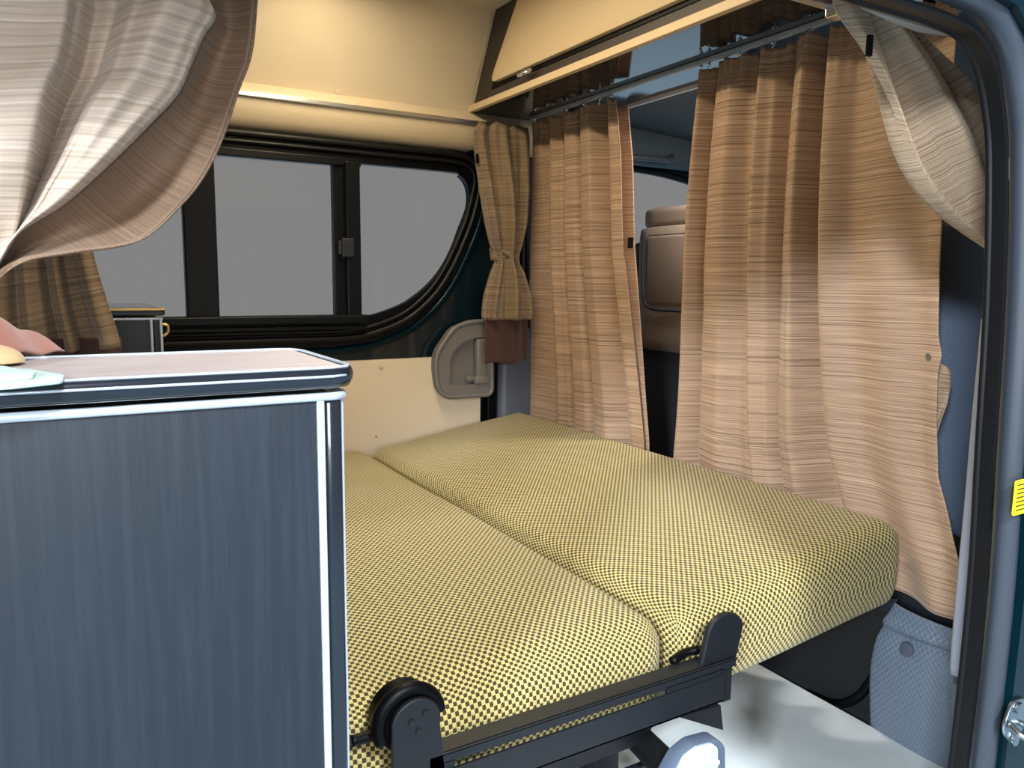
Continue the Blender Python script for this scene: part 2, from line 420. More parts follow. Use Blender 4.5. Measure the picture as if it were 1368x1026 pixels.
# sliding sash
s_ = MB()
s_.box(.263, .337, 1.972, 2.0, .703, 1.10, .004)
s_.box(.628, .652, 1.985, 2.01, .703, 1.10, .002).box(.655, .694, 1.966, 2.0, .703, 1.10, .004)
s_.box(-.62, .70, 1.975, 2.0, 1.088, 1.108, .003)
s_.build('sash_frame', M['sash'], w1)
MB().box(-.62, .708, 1.955, 2.0, .684, .7065, .004).box(-.62, .70, 1.965, 2.0, .668, .678, .002).build('sash_rail', M['sash'], w1)
MB().box(.64, .672, 1.955, 1.972, .855, .905, .004).box(.633, .656, 1.962, 1.975, .862, .898, .003).cyl((.648, 1.963, .89), (0, -1, 0), .006, .01, 16).build('latch', M['metal_black'], w1)
MB().box(.333, .63, 2.012, 2.016, .70, 1.10).build('pane', M['glass'], w1)
MB().box(-.62, .27, 2.020, 2.024, .70, 1.10).build('pane', M['glass'], w1)
MB().prism([(.69, .70)] + [(a, b) for a, b in hole1[:1:-1] if a > .69] + [(.69, 1.10)], XZ, 2.012, 2.016).build('pane', M['glass'], w1)

# ---- door pull in the far sliding door
dh = bpy.data.objects.new('handle', None); C.objects.link(dh); dh.parent = bd; dh.location = (1, 1.998, 0.572); dh.empty_display_size = .05; dh['label'] = 'grey brown plastic pull handle'
hp = [(0.906, 1.98, 0.556), (0.911, 1.98, 0.598), (0.962, 1.98, 0.665), (1.008, 1.98, 0.681), (1.086, 1.98, 0.684), (1.088, 1.98, 0.467), (0.941, 1.98, 0.468), (0.915, 1.98, 0.491)]
po = round_poly([(p[0], p[2]) for p in hp], .02, 5)
ip = [(0.951, 1.98, 0.56), (0.955, 1.98, 0.588), (0.989, 1.98, 0.624), (1.027, 1.98, 0.635), (1.067, 1.98, 0.637), (1.068, 1.98, 0.5), (0.951, 1.98, 0.502)]
pi_ = round_poly([(p[0], p[2]) for p in ip], .012, 4)
hb = MB().plate(po, [pi_], XZ, 1.966, 1.998)
hb.build('bezel', M['greyplastic'], dh)
MB().tube([(a, 1.966, b) for a, b in po], .007, 8, closed=True, up=(0, 1, 0)).build('bezel_rim', M['greyplastic'], dh, smooth=True)
MB().prism(pi_, XZ, 1.988, 1.998).build('recess', M['greyplastic'], dh)
a = (1.054, 1.975, 0.633); b = (1.055, 1.975, 0.516)
MB().box(a[0] - .018, a[0] + .02, 1.962, 1.99, b[2], a[2], .009, 3).build('grip', M['greyplastic'], dh, smooth=40)
a = (1.05, 1.97, 0.515)
MB().box(a[0] - .022, a[0] + .022, 1.955, 1.985, a[2] - .014, a[2] + .012, .005).box(a[0] - .045, a[0] - .02, 1.965, 1.985, a[2] - .006, a[2] + .012, .005).build('lock_slider', M['greyplastic'], dh, smooth=40)

# pillar lining behind the tied curtain
struct(MB().box(1.085, 1.20, 1.985, 2.02, -.03, .60, .004).build('trim_6', M['black']))
struct(MB().box(1.19, 1.33, 1.972, 2.01, .60, 1.16, .01).build('trim_17', M['black']))
struct(MB().box(1.115, 1.32, 1.955, 2.0, .0, .66, .02, 3).build('trim_7', M['greyblue'], smooth=40))

# ------------------------------------------------------------------ cab ahead of the curtains
struct(MB().sweep([(0, 0), (.02, 0), (.02, 1), (0, 1)], lambda t, a, b: (lerp(1.345, 2.6, b), t, lerp(1.285, 1.20, b) + a), [.44, 2.03]).build('ceiling_front', M['carpet']))
struct(MB().box(1.34, 2.6, 1.93, 2.02, 1.17, 1.30, .03, 3).build('trim_8', M['carpet'], smooth=40))
w2 = thing('window_2', 'x', 'window', (1.8, 2.02, .66)); del w2['label']; del w2['category']; struct(w2)
MB().prism(hole2, XZ, 2.036, 2.041).build('pane', M['glass'], w2)
h2 = [(a, 2.016, b) for a, b in hole2]
MB().tube(h2, .012, 8, closed=True, up=(0, 1, 0)).build('gasket', M['rubber'], w2, smooth=True)
gh = thing('grab_handle', 'slim dark grey grab handle over the cab side window', 'handle', (1.617, 1.91, 1.183))
MB().tube(dens([(1.529, 1.925, 1.187), (1.538, 1.9, 1.177), (1.602, 1.892, 1.178), (1.665, 1.895, 1.179), (1.713, 1.925, 1.198)], 6), .009, 10).build('grip', M['greyblue'], gh, smooth=True)

def seat_block(root, name, m, x0, x1, y0, y1, z0, z1, r, lean=0.0, taper=0.0, ztop=None):
    n = 10; b = bmesh.new()
    bmesh.ops.create_cube(b, size=2.0)
    bmesh.ops.subdivide_edges(b, edges=b.edges[:], cuts=n, use_grid_fill=True)
    hx, hy, hz = (x1 - x0) / 2, (y1 - y0) / 2, (z1 - z0) / 2
    for v in b.verts:
        p = Vector((v.co.x * hx, v.co.y * hy, v.co.z * hz))
        q = Vector((clamp(p.x, -hx + r, hx - r), clamp(p.y, -hy + r, hy - r), clamp(p.z, -hz + r, hz - r)))
        d = p - q
        if d.length > 1e-6: p = q + d.normalized() * r
        t = (p.z + hz) / (2 * hz)
        p.y *= 1 - taper * t
        v.co = p + Vector(((x0 + x1) / 2 + lean * t, (y0 + y1) / 2, (z0 + z1) / 2))
    o = MB(); o.merge(b)
    return o.build(name, m, root, smooth=True)
w3 = thing('window_3', 'x', 'window', (1.8, .405, .62)); del w3['label']; del w3['category']; struct(w3)
MB().prism(round_poly([(1.36, .60), (1.42, 1.02), (1.55, 1.12), (2.1, 1.10), (2.4, .62)], .05), XZ, .403, .407).build('pane', M['glass'], w3)
# driver's seat in the gap between the curtains
HB, HT = (1.5, 1.729, 0.958)[2], (1.5, 1.732, 1.015)[2]
ds = thing('driver_seat', 'taupe cab seat with headrest seen in the gap between curtains', 'seat', (1.55, 1.45, -.26))
seat_block(ds, 'headrest', M['seat'], 1.50, 1.60, 1.30, 1.80, HB - .004, HT, .018, 0, .0)
seat_block(ds, 'backrest', M['seat'], 1.49, 1.62, 1.26, 1.812, .60, HB + .003, .02, 0, .0)
MB().box(1.484, 1.50, 1.33, 1.765, .735, .935, .012, 3).build('seat_back_panel', M['seat'], ds, smooth=40)
MB().tube(dens([(1.484, 1.775, .945), (1.482, 1.77, .80), (1.482, 1.745, .73), (1.484, 1.6, .722), (1.484, 1.35, .722)], 6), .004, 8).build('panel_seam', M['seat_dark'], ds, smooth=True)
seat_block(ds, 'seat_side', M['seat_dark'], 1.50, 1.66, 1.22, 1.87, .05, .93, .04, 0, .0)
seat_block(ds, 'cushion', M['seat_dark'], 1.52, 2.05, 1.24, 1.85, .02, .28, .05)
MB().box(1.50, 2.0, 1.25, 1.84, -.26, .05).build('seat_base', M['pit'], ds)
# passenger seat by the near pillar
ps = thing('passenger_seat', 'blue grey grained vinyl seat back beside the near door pillar', 'seat', (1.5, .75, -.26))
seat_block(ps, 'backrest', M['leather'], 1.355, 1.52, .46, 1.12, .345, .955, .05)
seat_block(ps, 'cushion', M['seat_dark'], 1.42, 2.05, .48, 1.10, .04, .30, .05)
MB().box(1.45, 2.0, .5, 1.08, -.26, .06).build('seat_base', M['pit'], ps)
struct(MB().box(2.25, 2.7, .44, 2.03, -.28, .62, .05, 3).build('trim_9', M['seat_dark']))        # dashboard mass
struct(MB().box(1.268, 1.28, .46, 2.0, -.27, .20).build('trim_10', M['pit']))                     # bulkhead under the seats

# ---- padded cover at the seat base, its button, flap and the hose
ec = thing('seat_base_cover', 'grey diamond pattern padded cover beneath the brown curtain hem', 'cover', (1.26, .72, -.2))
cp = [(1.245, 0.772, 0.244), (1.245, 0.712, 0.244), (1.245, 0.646, 0.24), (1.245, 0.609, -0.073), (1.245, 0.775, -0.184), (1.245, 0.797, -0.025), (1.245, 0.808, 0.094), (1.245, 0.801, 0.169)]
bt = Vector((1.238, 0.738, 0.174)); BU, BV = .4, .235
def cov(u, v):
    # (u across from the dark side to the door, v down)
    l = poly_at([cp[0], cp[7], cp[6], cp[5], cp[4]], v); r = poly_at([cp[2], cp[3]], v)
    p = l.lerp(r, u)
    bul = .012 * math.sin(PI * clamp(u)) ** .6
    fold = .006 * math.exp(-((v - .10 - .03 * u) / .02) ** 2) - .006 * math.exp(-((v - .14 - .03 * u) / .02) ** 2)
    d = math.hypot((u - BU + .04) / .24, (v - BV) / .075)
    dim = -.006 * math.exp(-d * d * 1.6)
    rid = .005 * math.exp(-((u - .9) / .04) ** 2) * (v > .12) * (v < .6)
    return (p.x - bul - fold - dim - rid, p.y, p.z)
best = min(((Vector(cov(i / 60, j / 120)) - bt).yz.length, i / 60, j / 120) for i in range(61) for j in range(121)); BU, BV = best[1], best[2]
MB().grid(cov, 40, 80).build('padded_panel', M['diamond'], ec, solid=.004)
bq = Vector(cov(BU, BV)); MB().cyl((bq.x - .002, bq.y, bq.z), (-1, 0, .1), .0125, .007, 28, .002).build('button', M['greyblue'], ec, smooth=30)
MB().box(1.232, 1.24, Vector((1.235, 0.653, 0.176)).y - .004, Vector((1.235, 0.653, 0.176)).y + .004, Vector((1.235, 0.653, 0.169)).z - .018, Vector((1.235, 0.653, 0.169)).z + .012, .003).build('clip', M['greyblue'], ec)
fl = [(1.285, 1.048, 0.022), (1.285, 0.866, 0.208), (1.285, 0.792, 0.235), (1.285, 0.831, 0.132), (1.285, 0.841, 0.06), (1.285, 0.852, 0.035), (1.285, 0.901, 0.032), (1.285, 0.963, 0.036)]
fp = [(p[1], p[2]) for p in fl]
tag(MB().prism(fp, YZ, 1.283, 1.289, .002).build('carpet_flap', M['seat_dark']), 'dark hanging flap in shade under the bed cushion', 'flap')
hs = MB().tube(dens([(1.27, 0.956, -0.023), (1.262, 0.889, -0.011), (1.26, 0.846, 0.021), (1.262, 0.822, 0.061), (1.272, 0.809, 0.101)], 8), .0085, 12)
hs.build('ribbed_hose', M['black'], smooth=True)
tag(bpy.data.objects['ribbed_hose'], 'black ribbed hose curving out beside the grey padded cover', 'hose')

# ------------------------------------------------------------------ near side: door opening
op = [(-.75, -.05), (-.75, 1.02), (-.70, 1.055), (.60, 1.055), (.69, 1.055), (.745, 1.048), (.785, 1.022), (.812, .975), (.828, .92), (.846, .787), (.856, .63), (.866, .463), (.862, .266), (.845, .10), (.82, -.05)]
struct(MB().plate([(-1.3, -.25), (-1.3, 1.5), (2.7, 1.5), (2.7, -.25)], [[(a + (.006 if i > 3 else 0), b) for i, (a, b) in enumerate(op)], round_poly([(1.36, .60), (1.42, 1.02), (1.55, 1.12), (2.1, 1.10), (2.4, .62)], .05)], XZ, .398, .412).build('wall_left', M['teal']))
pth = dens([(a, .418, b) for a, b in op[3:]], 6)
pth = [(-.70, .418, 1.058), (0, .418, 1.056), (.3, .418, 1.055)] + [tuple(p) for p in pth]
struct(MB().tube(pth, .0125, 14, up=(0, 1, 0)).build('trim_11', M['seal'], smooth=True))
inn = offset_path([(p[0], p[2]) for p in pth], .004)
q = MB().sweep([(-.010, 0), (.004, 0), (.004, .036), (-.010, .036)], lambda t, a, b: (lambda i: (inn[i][0] + a * nrm[i][0], .425 + b, inn[i][1] + a * nrm[i][1]))(int(t)), []) if False else None
nrm = []
for i in range(len(inn)):
    a = Vector(inn[max(i - 1, 0)]); b = Vector(inn[min(i + 1, len(inn) - 1)]); t = (b - a).normalized(); nrm.append((t.y, -t.x))
# flat flange behind the seal and a slim lip on its inside
sw = MB()
sw.sweep([(.012, 0), (.018, 0), (.018, .018), (.012, .018)], lambda t, a, b: (inn[t][0] - a * nrm[t][0] * -1, .424 + b, inn[t][1] - a * nrm[t][1] * -1), range(len(inn)))
sw.build('trim_12', M['rubber'], smooth=40); struct(bpy.data.objects['trim_12'])
lip = [(inn[i][0] + nrm[i][0] * .016, .440, inn[i][1] + nrm[i][1] * .016) for i in range(len(inn))]
struct(MB().tube(lip, .004, 10, up=(0, 1, 0)).build('trim_13', M['rubber'], smooth=True))
# inner pillar, header box and pale handle strip
struct(MB().box(.93, 1.30, .415, .452, -.03, 1.10, .006).build('trim_14', M['greyblue']))
struct(MB().box(-1.3, 1.02, .415, .50, 1.085, 1.50, .01).build('trim_15', M['lining']))
ps_ = [(0.933, 0.49, 0.771), (0.932, 0.49, 0.644), (0.933, 0.49, 0.535), (0.932, 0.49, 0.432), (0.934, 0.49, 0.325)]
MB().tube(dens(ps_, 8), [.004] + [.0105] * 32, 12, up=(0, 1, 0)).build('pillar_strip', M['pale'], smooth=True)
tag(bpy.data.objects['pillar_strip'], 'pale grey upright plastic strip on the near door pillar', 'trim strip')
hl = [(0.684, 0.5, 1.074), (0.674, 0.5, 1.064), (0.715, 0.5, 1.06), (0.764, 0.5, 1.057), (0.798, 0.5, 1.059), (0.799, 0.48, 1.053), (0.737, 0.46, 1.048), (0.689, 0.46, 1.052), (0.65, 0.46, 1.058)]
m_ = MB(); vs = [m_.bm.verts.new(p) for p in hl]; m_.bm.faces.new(vs); struct(m_.build('trim_16', M['liner'], solid=.006))

# striker and sticker on the painted jamb
st = thing('door_striker', 'shiny steel door striker bolted low on the teal door jamb', 'striker', (0.864, 0.398, 0.329))
cz = Vector((0.867, 0.398, 0.331))
sp = round_poly([(cz.x - .016, cz.z + .004), (cz.x - .002, cz.z + .026), (cz.x + .026, cz.z + .022), (cz.x + .03, cz.z - .012), (cz.x + .006, cz.z - .028), (cz.x - .012, cz.z - .014)], .008, 4)
MB().prism(sp, XZ, .394, .398, .001).build('plate', M['steel'], st, smooth=30)
for dx, dz in ((.006, .016), (.004, -.020)):
    MB().cyl((cz.x + dx, .394, cz.z + dz), (0, -1, 0), .0065, .004, 20, .001).build('bolt', M['steel'], st, smooth=30)
MB().tube(dens([(cz.x - .010, .392, cz.z + .002), (cz.x - .012, .378, cz.z - .004), (cz.x + .002, .374, cz.z - .012), (cz.x + .016, .378, cz.z - .010), (cz.x + .018, .394, cz.z - .006)], 6), .0035, 10).build('loop', M['steel'], st, smooth=True)
sk = thing('warning_sticker', 'yellow sticker on the teal door jamb at the right edge', 'sticker', (0.845, 0.397, 0.584))
a = Vector((0.829, 0.397, 0.604)); b = Vector((0.836, 0.397, 0.567))
MB().prism(round_poly([(a.x, b.z), (a.x + .045, b.z), (a.x + .045, a.z), (a.x, a.z)], .003, 3), XZ, .3972, .398).build('sheet', M['yellow'], sk)
ln = MB()
for k in range(7): ln.box(a.x + .005, a.x + .04 - .006 * (k % 3), .3969, .3972, lerp(a.z, b.z, .14 + k * .12) - .0007, lerp(a.z, b.z, .14 + k * .12) + .0007)
ln.build('printed_lines', M['ink'], sk)

# ------------------------------------------------------------------ overhead cabinet
oc = thing('overhead_cabinet', 'dark brown overhead locker with cream flap above the curtains', 'cabinet', (1.18, 1.2, 1.267))
cs = [(.50, 1.275), (1.995, 1.275), (1.868, 1.505), (.50, 1.505)]
MB().prism(cs, YZ, 1.036, 1.32).build('carcass', M['brown'], oc)
MB().box(1.030, 1.338, .50, 1.995, 1.267, 1.275).build('underside', M['gloss_black'], oc)
MB().box(1.022, 1.037, .50, 1.998, 1.266, 1.2835, .0015).build('front_edge_strip', M['cream'], oc)
MB().box(1.334, 1.343, .50, 1.96, 1.258, 1.275, .001).build('rear_edge_strip', M['white'], oc)
ld = round_poly([(.62, 1.318), (1.873, 1.318), (1.718, 1.503), (.62, 1.503)], [.02, .035, .02, .02], 6)
MB().prism(ld, YZ, 1.020, 1.036, .003).build('flap_door', M['cream'], oc, smooth=30)
fd = [o for o in oc.children if o.name == 'flap_door'][0]
MB().prism(offset_rect := [(.60, 1.308), (1.885, 1.308), (1.725, 1.505), (.60, 1.505)], YZ, 1.033, 1.0365).build('flap_gap', M['black'], oc)
MB().prism([(1.9935, 1.284), (2.001, 1.267), (1.874, 1.506), (1.866, 1.506)], YZ, 1.028, 1.04).build('side_edge_strip', M['mould'], oc)
lt = Vector((1.02, 1.678, 1.301))
l_ = MB().tube(dens([(1.018, lt.y + .022, lt.z + .002), (1.006, lt.y + .018, lt.z - .002), (1.002, lt.y, lt.z - .005), (1.006, lt.y - .018, lt.z - .002), (1.018, lt.y - .022, lt.z + .003)], 6), .0045, 10)
l_.box(1.012, 1.021, lt.y - .02, lt.y + .022, lt.z + .002, lt.z + .009, .002)
l_.build('latch', M['chrome'], oc, smooth=40)

# ---- rails
cr = thing('curtain_rail', 'aluminium curtain rail under the overhead cabinet', 'rail', (1.2, 1.2, 1.255))
MB().box(1.195, 1.205, .56, 1.95, 1.256, 1.2668, .002).build('track', M['railgrey'], cr)
wr_ = thing('window_curtain_rail', 'slim silver curtain rail along the top of far window', 'rail', (.4, 1.965, 1.235))
MB().box(-1.2, 1.10, 1.964, 1.976, 1.2290, 1.240, .002).build('track', M['alu'], wr_)
nr = thing('door_curtain_rail', 'aluminium curtain rail above the near door opening', 'rail', (.3, .53, 1.09))
MB().box(-1.0, .80, .566, .578, 1.088, 1.100, .002).build('track', M['alu'], nr)
MB().box(-.95, .80, .48, .578, 1.10, 1.106, .001).build('bracket', M['alu'], nr)

# ------------------------------------------------------------------ curtains
def hook(root, p):
    p = Vector(p)
    MB().box(p.x - .003, p.x + .003, p.y - .004, p.y + .004, p.z, p.z + .007, .001).tube(dens([(p.x, p.y, p.z), (p.x - .003, p.y - .003, p.z - .004), (p.x - .002, p.y + .003, p.z - .008), (p.x, p.y + .001, p.z - .011)], 4), .0013, 6).build('glider', M['chrome'], root, smooth=40)

# partition curtain, wide right-hand one
ct = thing('curtain', 'wide tan curtain drawn across the cab behind the bed, snap at edge', 'curtain', (1.2, 1.0, 1.24))
Y3 = lambda px: AT3[px]
left3 = [(1.24, 1.277), (1.05, 1.29), (.425, 1.329), (.27, 1.335)]
right3 = [(1.25, .722), (.912, .720), (.69, .717), (.58, .712), (.489, .704), (.40, .672), (.33, .640), (.278, .622)]
def zkey(ks, z):
    k = sorted(ks); return keys(k, z, False)
# folds: (width fraction at top, at bottom, how far it stands out towards the cabin)
F3 = [(0, 0, .004), (.035, .03, .016), (.085, .10, -.014), (.115, .145, -.020), (.135, .165, .016), (.20, .24, .018), (.27, .33, -.004), (.318, .40, -.022), (.338, .42, .020), (.385, .455, .010), (.43, .50, -.012), (.475, .51, .010), (.510, .565, .018), (.555, .66, -.026), (.615, .755, .018), (.71, .85, .002), (.82, .91, .008), (.93, .965, .000), (1, 1, .006)]
def P3(u, v):
    zb = .268 + .010 * u
    z = lerp(1.246, zb, v) - (.004 * math.sin(u * 70) + .003 * math.sin(u * 23)) * math.exp(-v / .03) + .012 * math.sin(u * 11 + .4) * sst((v - .6) / .4)
    y = lerp(zkey(left3, z), zkey(right3, z), u)
    w = v * v
    ks = [(lerp(a, b, w), d * 1.65) for a, b, d in F3]
    d = keys(ks, u) * (1.0 - .25 * math.exp(-v / .06))
    d += .0065 * math.sin(u * 2 * PI * 30 + 2 * math.sin(u * 9)) * math.exp(-v / .035)
    d += .004 * math.sin(v * 7 + u * 5) * v
    # the snap pulls the hem towards the seat
    sn = math.exp(-(((z - .69) / .09) ** 2) - ((u - 1) / .06) ** 2)
    yy = y - .006 * math.exp(-(((z - .69) / .02) ** 2) - ((u - 1) / .02) ** 2)
    base = 1.212 + .022 * sst((1.0 - z) / .6)
    hem = -.02 * sst((.45 - z) / .18) * sst((u - .75) / .25)
    return (base - d + sn * .004 + hem, yy, z)
MB().grid(P3, 200, 130).build('drape', M['curtain'], ct, solid=.0016)
for px in ((936, 96), (946, 90), (1000, 74), (1052, 57), (1094, 43)): pass
for y_ in (1.268, 1.245, 1.16, 1.075, .99, .905, .82, .74): hook(ct, (1.200, y_, 1.250))
sn = Vector((1.222, 0.733, 0.685))
MB().cyl((sn.x + .002, sn.y, sn.z), (-1, 0, 0), .0075, .004, 24, .001).cyl((sn.x - .001, sn.y, sn.z), (-1, 0, 0), .0035, .003, 16, .001).build('snap', M['snap'], ct, smooth=30)
fb = [(1.235, 0.732, 0.692), (1.235, 0.723, 0.676), (1.24, 0.71, 0.664), (1.245, 0.713, 0.62), (1.24, 0.715, 0.583), (1.235, 0.717, 0.552)]
def flapP(u, v):
    p = poly_at(fb, v); q = Vector((1.240, .735, p.z + .004))
    r = q.lerp(p, u); r.x += .006 * math.sin(u * 5 + v * 6); return r
MB().grid(flapP, 8, 24).build('turned_edge', M['curtain'], ct, solid=.0015)

# narrower curtain left of the gap
c2 = thing('curtain', 'narrow tan curtain hanging left of the gap to the cab', 'curtain', (1.2, 1.7, 1.24))
left2 = [(1.25, 1.946), (.9, 1.962), (.62, 1.972), (.42, 1.985), (.27, 1.99)]
right2 = [(1.25, 1.555), (1.10, 1.53), (.895, 1.515), (.41, 1.430), (.27, 1.42)]
F2 = [(0, 0, .004), (.06, .06, .012), (.20, .24, .004), (.265, .32, -.014), (.285, .34, .016), (.36, .40, .008), (.43, .47, -.014), (.455, .49, .016), (.53, .56, .012), (.60, .625, -.014), (.635, .66, .016), (.72, .74, .018), (.80, .82, -.022), (.86, .875, -.010), (.93, .93, .016), (1, 1, .010)]
def P2(u, v):
    zb = .27
    z = lerp(1.247, zb, v) - .004 * math.sin(u * 40) * math.exp(-v / .03); y = lerp(zkey(left2, z), zkey(right2, z), u); w = sst(v)
    d = keys([(lerp(a, b, w), e * 1.35) for a, b, e in F2], u)
    d += .006 * math.sin(u * 2 * PI * 18 + 1) * math.exp(-v / .035)
    return (1.214 + .018 * sst((1.0 - z) / .6) - d, y, z)
MB().grid(P2, 140, 90).build('drape', M['curtain'], c2, solid=.0016)
def P2b(u, v):   # the edge turned back behind
    z = lerp(1.235, .30, v); y = zkey(right2, z)
    return (1.224 + .02 * u, y + .03 * (1 - u) - .004 * u * math.sin(PI * clamp(v * 1.3)) + .010, z)
MB().grid(P2b, 10, 50).build('turned_edge', M['curtain'], c2, solid=.0015)
tb = Vector((1.215, 1.502, 0.896))
MB().box(tb.x - .004, tb.x + .003, tb.y - .008, tb.y + .006, tb.z - .014, tb.z + .012, .001).build('fastener_tab', M['black'], c2)
for y_ in (1.93, 1.85, 1.77, 1.69, 1.62, 1.575): hook(c2, (1.200, y_, 1.250))

# tied curtain at the end of the far window
c3 = thing('curtain', 'short tan curtain tied in the middle beside far window corner', 'curtain', (1.08, 1.93, 1.22))
rows3 = [(1.222, 1.010, 1.165, .018), (1.20, 1.000, 1.170, .020), (1.14, 1.006, 1.172, .026), (1.05, 1.022, 1.168, .034), (.96, 1.040, 1.160, .034), (.90, 1.056, 1.145, .030), (.872, 1.068, 1.136, .025), (.85, 1.070, 1.136, .026), (.82, 1.058, 1.152, .034), (.76, 1.040, 1.180, .036), (.71, 1.034, 1.188, .034), (.690, 1.036, 1.186, .032)]
def rowk(rows, z, j):
    return keys(sorted([(r[0], r[j]) for r in rows]), z, False)
def tied(rows, cy, nf, ph, ripple):
    z0, z1 = rows[0][0], rows[-1][0]
    def P(u, v):
        z = lerp(z0, z1, v); a = u * 2 * PI
        xl, xr, dp = rowk(rows, z, 1), rowk(rows, z, 2), rowk(rows, z, 3)
        cx, hw = (xl + xr) / 2, (xr - xl) / 2
        tw = hw / .085
        k = 1 + ripple * math.cos(nf * a + ph + v * 1.2) + ripple * .45 * math.cos((nf * 2 + 1) * a + 1.3)
        zz = z + .006 * math.sin(nf * a + ph) * math.exp(-v / .03)
        return (cx + hw * math.cos(a) * (.88 + .12 * k), cy - dp * math.sin(a) * k, zz)
    return P
MB().grid(tied(rows3, 1.915, 7, .6, .46), 130, 60, wrap=True).build('drape', M['curtain_far'], c3, solid=.0015)
kb = MB().grid(tied([(.886, 1.060, 1.142, .031), (.87, 1.062, 1.140, .033), (.855, 1.064, 1.140, .031)], 1.928, 4, 0, .08), 50, 6, wrap=True)
kb.tube(dens([(1.075, 1.895, .884), (1.10, 1.889, .872), (1.128, 1.895, .858)], 5), [.006] * 4 + [.010] * 3 + [.006] * 4, 8).build('tie_band', M['curtain_far'], c3, smooth=True, solid=.001)
def hemP(u, v):
    x = lerp(1.037, 1.178, u); z = lerp(.71, lerp(.563, .568, u) + .004 * math.sin(u * 9), v)
    return (x, 1.915 - .012 * math.sin(u * PI) + .005 * math.sin(u * 16) * (1 - v * .5), z)
MB().grid(hemP, 30, 14).build('hem_lining', M['terra'], c3, solid=.002)
MB().box(1.002, 1.008, 1.905, 1.912, 1.115, 1.14, .001).build('fastener_tab', M['black'], c3)

# curtain at the rear of the far window, hanging beyond the counter
c4 = thing('curtain', 'olive brown curtain hanging behind the worktop at the left', 'curtain', (0, 1.3, 1.2))
L4 = [(-0.066, 1.3, 1.22), (-0.088, 1.3, 0.823), (-0.097, 1.3, 0.683)]
R4 = [(0.034, 1.3, 1.241), (0.033, 1.3, 0.979), (0.048, 1.3, 0.837), (0.062, 1.3, 0.766), (0.075, 1.3, 0.712), (0.077, 1.3, 0.691)]
F4 = [(0, .0), (.15, .012), (.28, -.012), (.36, .010), (.46, .004), (.56, -.016), (.62, .012), (.72, -.018), (.80, -.02), (.88, .014), (1, .004)]
def P4(u, v):
    l = poly_at(L4, v); r = poly_at(R4, v); p = l.lerp(r, u)
    return (p.x, 1.3 - keys(F4, u) * (.6 + .6 * v), p.z + .006 * (u - .5) * v)
MB().grid(P4, 90, 60).build('drape', M['curtain_far'], c4, solid=.0015)
def P4b(u, v):
    a = Vector((-0.057, 1.3, 0.7)); b = Vector((0.08, 1.3, 0.697)); p = a.lerp(b, u)
    return (p.x, 1.308 + .008 * math.sin(u * 14), p.z + .01 - .035 * v)
MB().grid(P4b, 40, 6).build('hem_lining', M['terra'], c4, solid=.002)
rr = thing('rear_curtain_rail', 'curtain rail across the rear of the cabin', 'rail', (0, 1.3, 1.2))
tp = P4(.0, .0)
MB().box(-.6, .10, 1.294, 1.306, tp[2] - .004, tp[2] + .010, .002).build('track', M['alu'], rr)
MB().box(-.32, -.30, 1.296, 1.304, tp[2] + .008, 1.506, .001).build('hanger', M['alu'], rr)
MB().box(.06, .08, 1.296, 1.304, tp[2] + .008, 1.506, .001).build('hanger', M['alu'], rr)

# big near curtain swept to the left over the worktop
c5 = thing('curtain', 'large pale tan curtain swagged across the upper left corner', 'curtain', (0, .74, 1.1))
yN = .74
def ATN(pts): return [Vector(p) for p in pts]
T0 = ATN([(-0.088, 0.74, 1.079), (-0.09, 0.74, 0.998), (-0.089, 0.74, 0.892), (-0.068, 0.74, 0.792)])
TA = ATN([(0.028, 0.74, 1.108), (0.019, 0.74, 1.017), (0.01, 0.74, 0.968), (-0.001, 0.74, 0.938), (-0.017, 0.74, 0.869), (-0.028, 0.74, 0.828), (-0.049, 0.74, 0.789)])
TB = ATN([(0.121, 0.74, 1.132), (0.123, 0.74, 1.037), (0.128, 0.74, 1.018), (0.117, 0.74, 0.999), (0.107, 0.74, 0.976), (0.095, 0.74, 0.95), (0.074, 0.74, 0.925), (0.045, 0.74, 0.893), (0.01, 0.74, 0.858), (-0.022, 0.74, 0.834), (-0.036, 0.74, 0.813), (-0.048, 0.74, 0.788)])
TC = ATN([(0.177, 0.74, 1.146), (0.163, 0.74, 1.044), (0.156, 0.74, 0.992), (0.144, 0.74, 0.959), (0.13, 0.74, 0.919), (0.115, 0.74, 0.888), (0.096, 0.74, 0.862), (0.062, 0.74, 0.83), (0.014, 0.74, 0.819), (-0.018, 0.74, 0.812), (-0.036, 0.74, 0.8), (-0.047, 0.74, 0.785)])
def threads(Ts, us, u, v):
    for i in range(len(us) - 1):
        if u <= us[i + 1] + 1e-9:
            t = (u - us[i]) / (us[i + 1] - us[i])
            return poly_at(Ts[i], v).lerp(poly_at(Ts[i + 1], v), t)
F5 = [(0, .0), (.12, .012), (.26, .020), (.33, .022), (.38, -.006), (.46, -.028), (.54, -.016), (.63, .020), (.76, .034), (.90, .030), (.97, .020), (1, .004)]
def P5(u, v):
    p = threads([T0, TA, TB], [0, .33, 1], u, v)
    k = (1 - .75 * sst((v - .55) / .45))
    p.y = yN - keys(F5, u) * k - .02
    p.y += .004 * math.sin(u * 19 + v * 9)
    return p
MB().grid(P5, 110, 90).build('drape', M['curtain_lit'], c5, solid=.0016)
def P5b(u, v):
    a = poly_at(TB, v); b = poly_at(TC, v); p = a.lerp(b, u)
    if u < .02: p = a + (a - b) * .25
    fold = .022 * math.sin(PI * clamp(u)) - .010 * u
    p.y = yN - .018 + fold + .006 * math.sin(v * 21) * u * (1 - u) * 3 + (.012 if u < .02 else 0)
    return p
MB().grid(P5b, 40, 90).build('turned_edge', M['curtain_in'], c5, solid=.0016)
he = [poly_at(TC, k / 60) for k in range(61)]
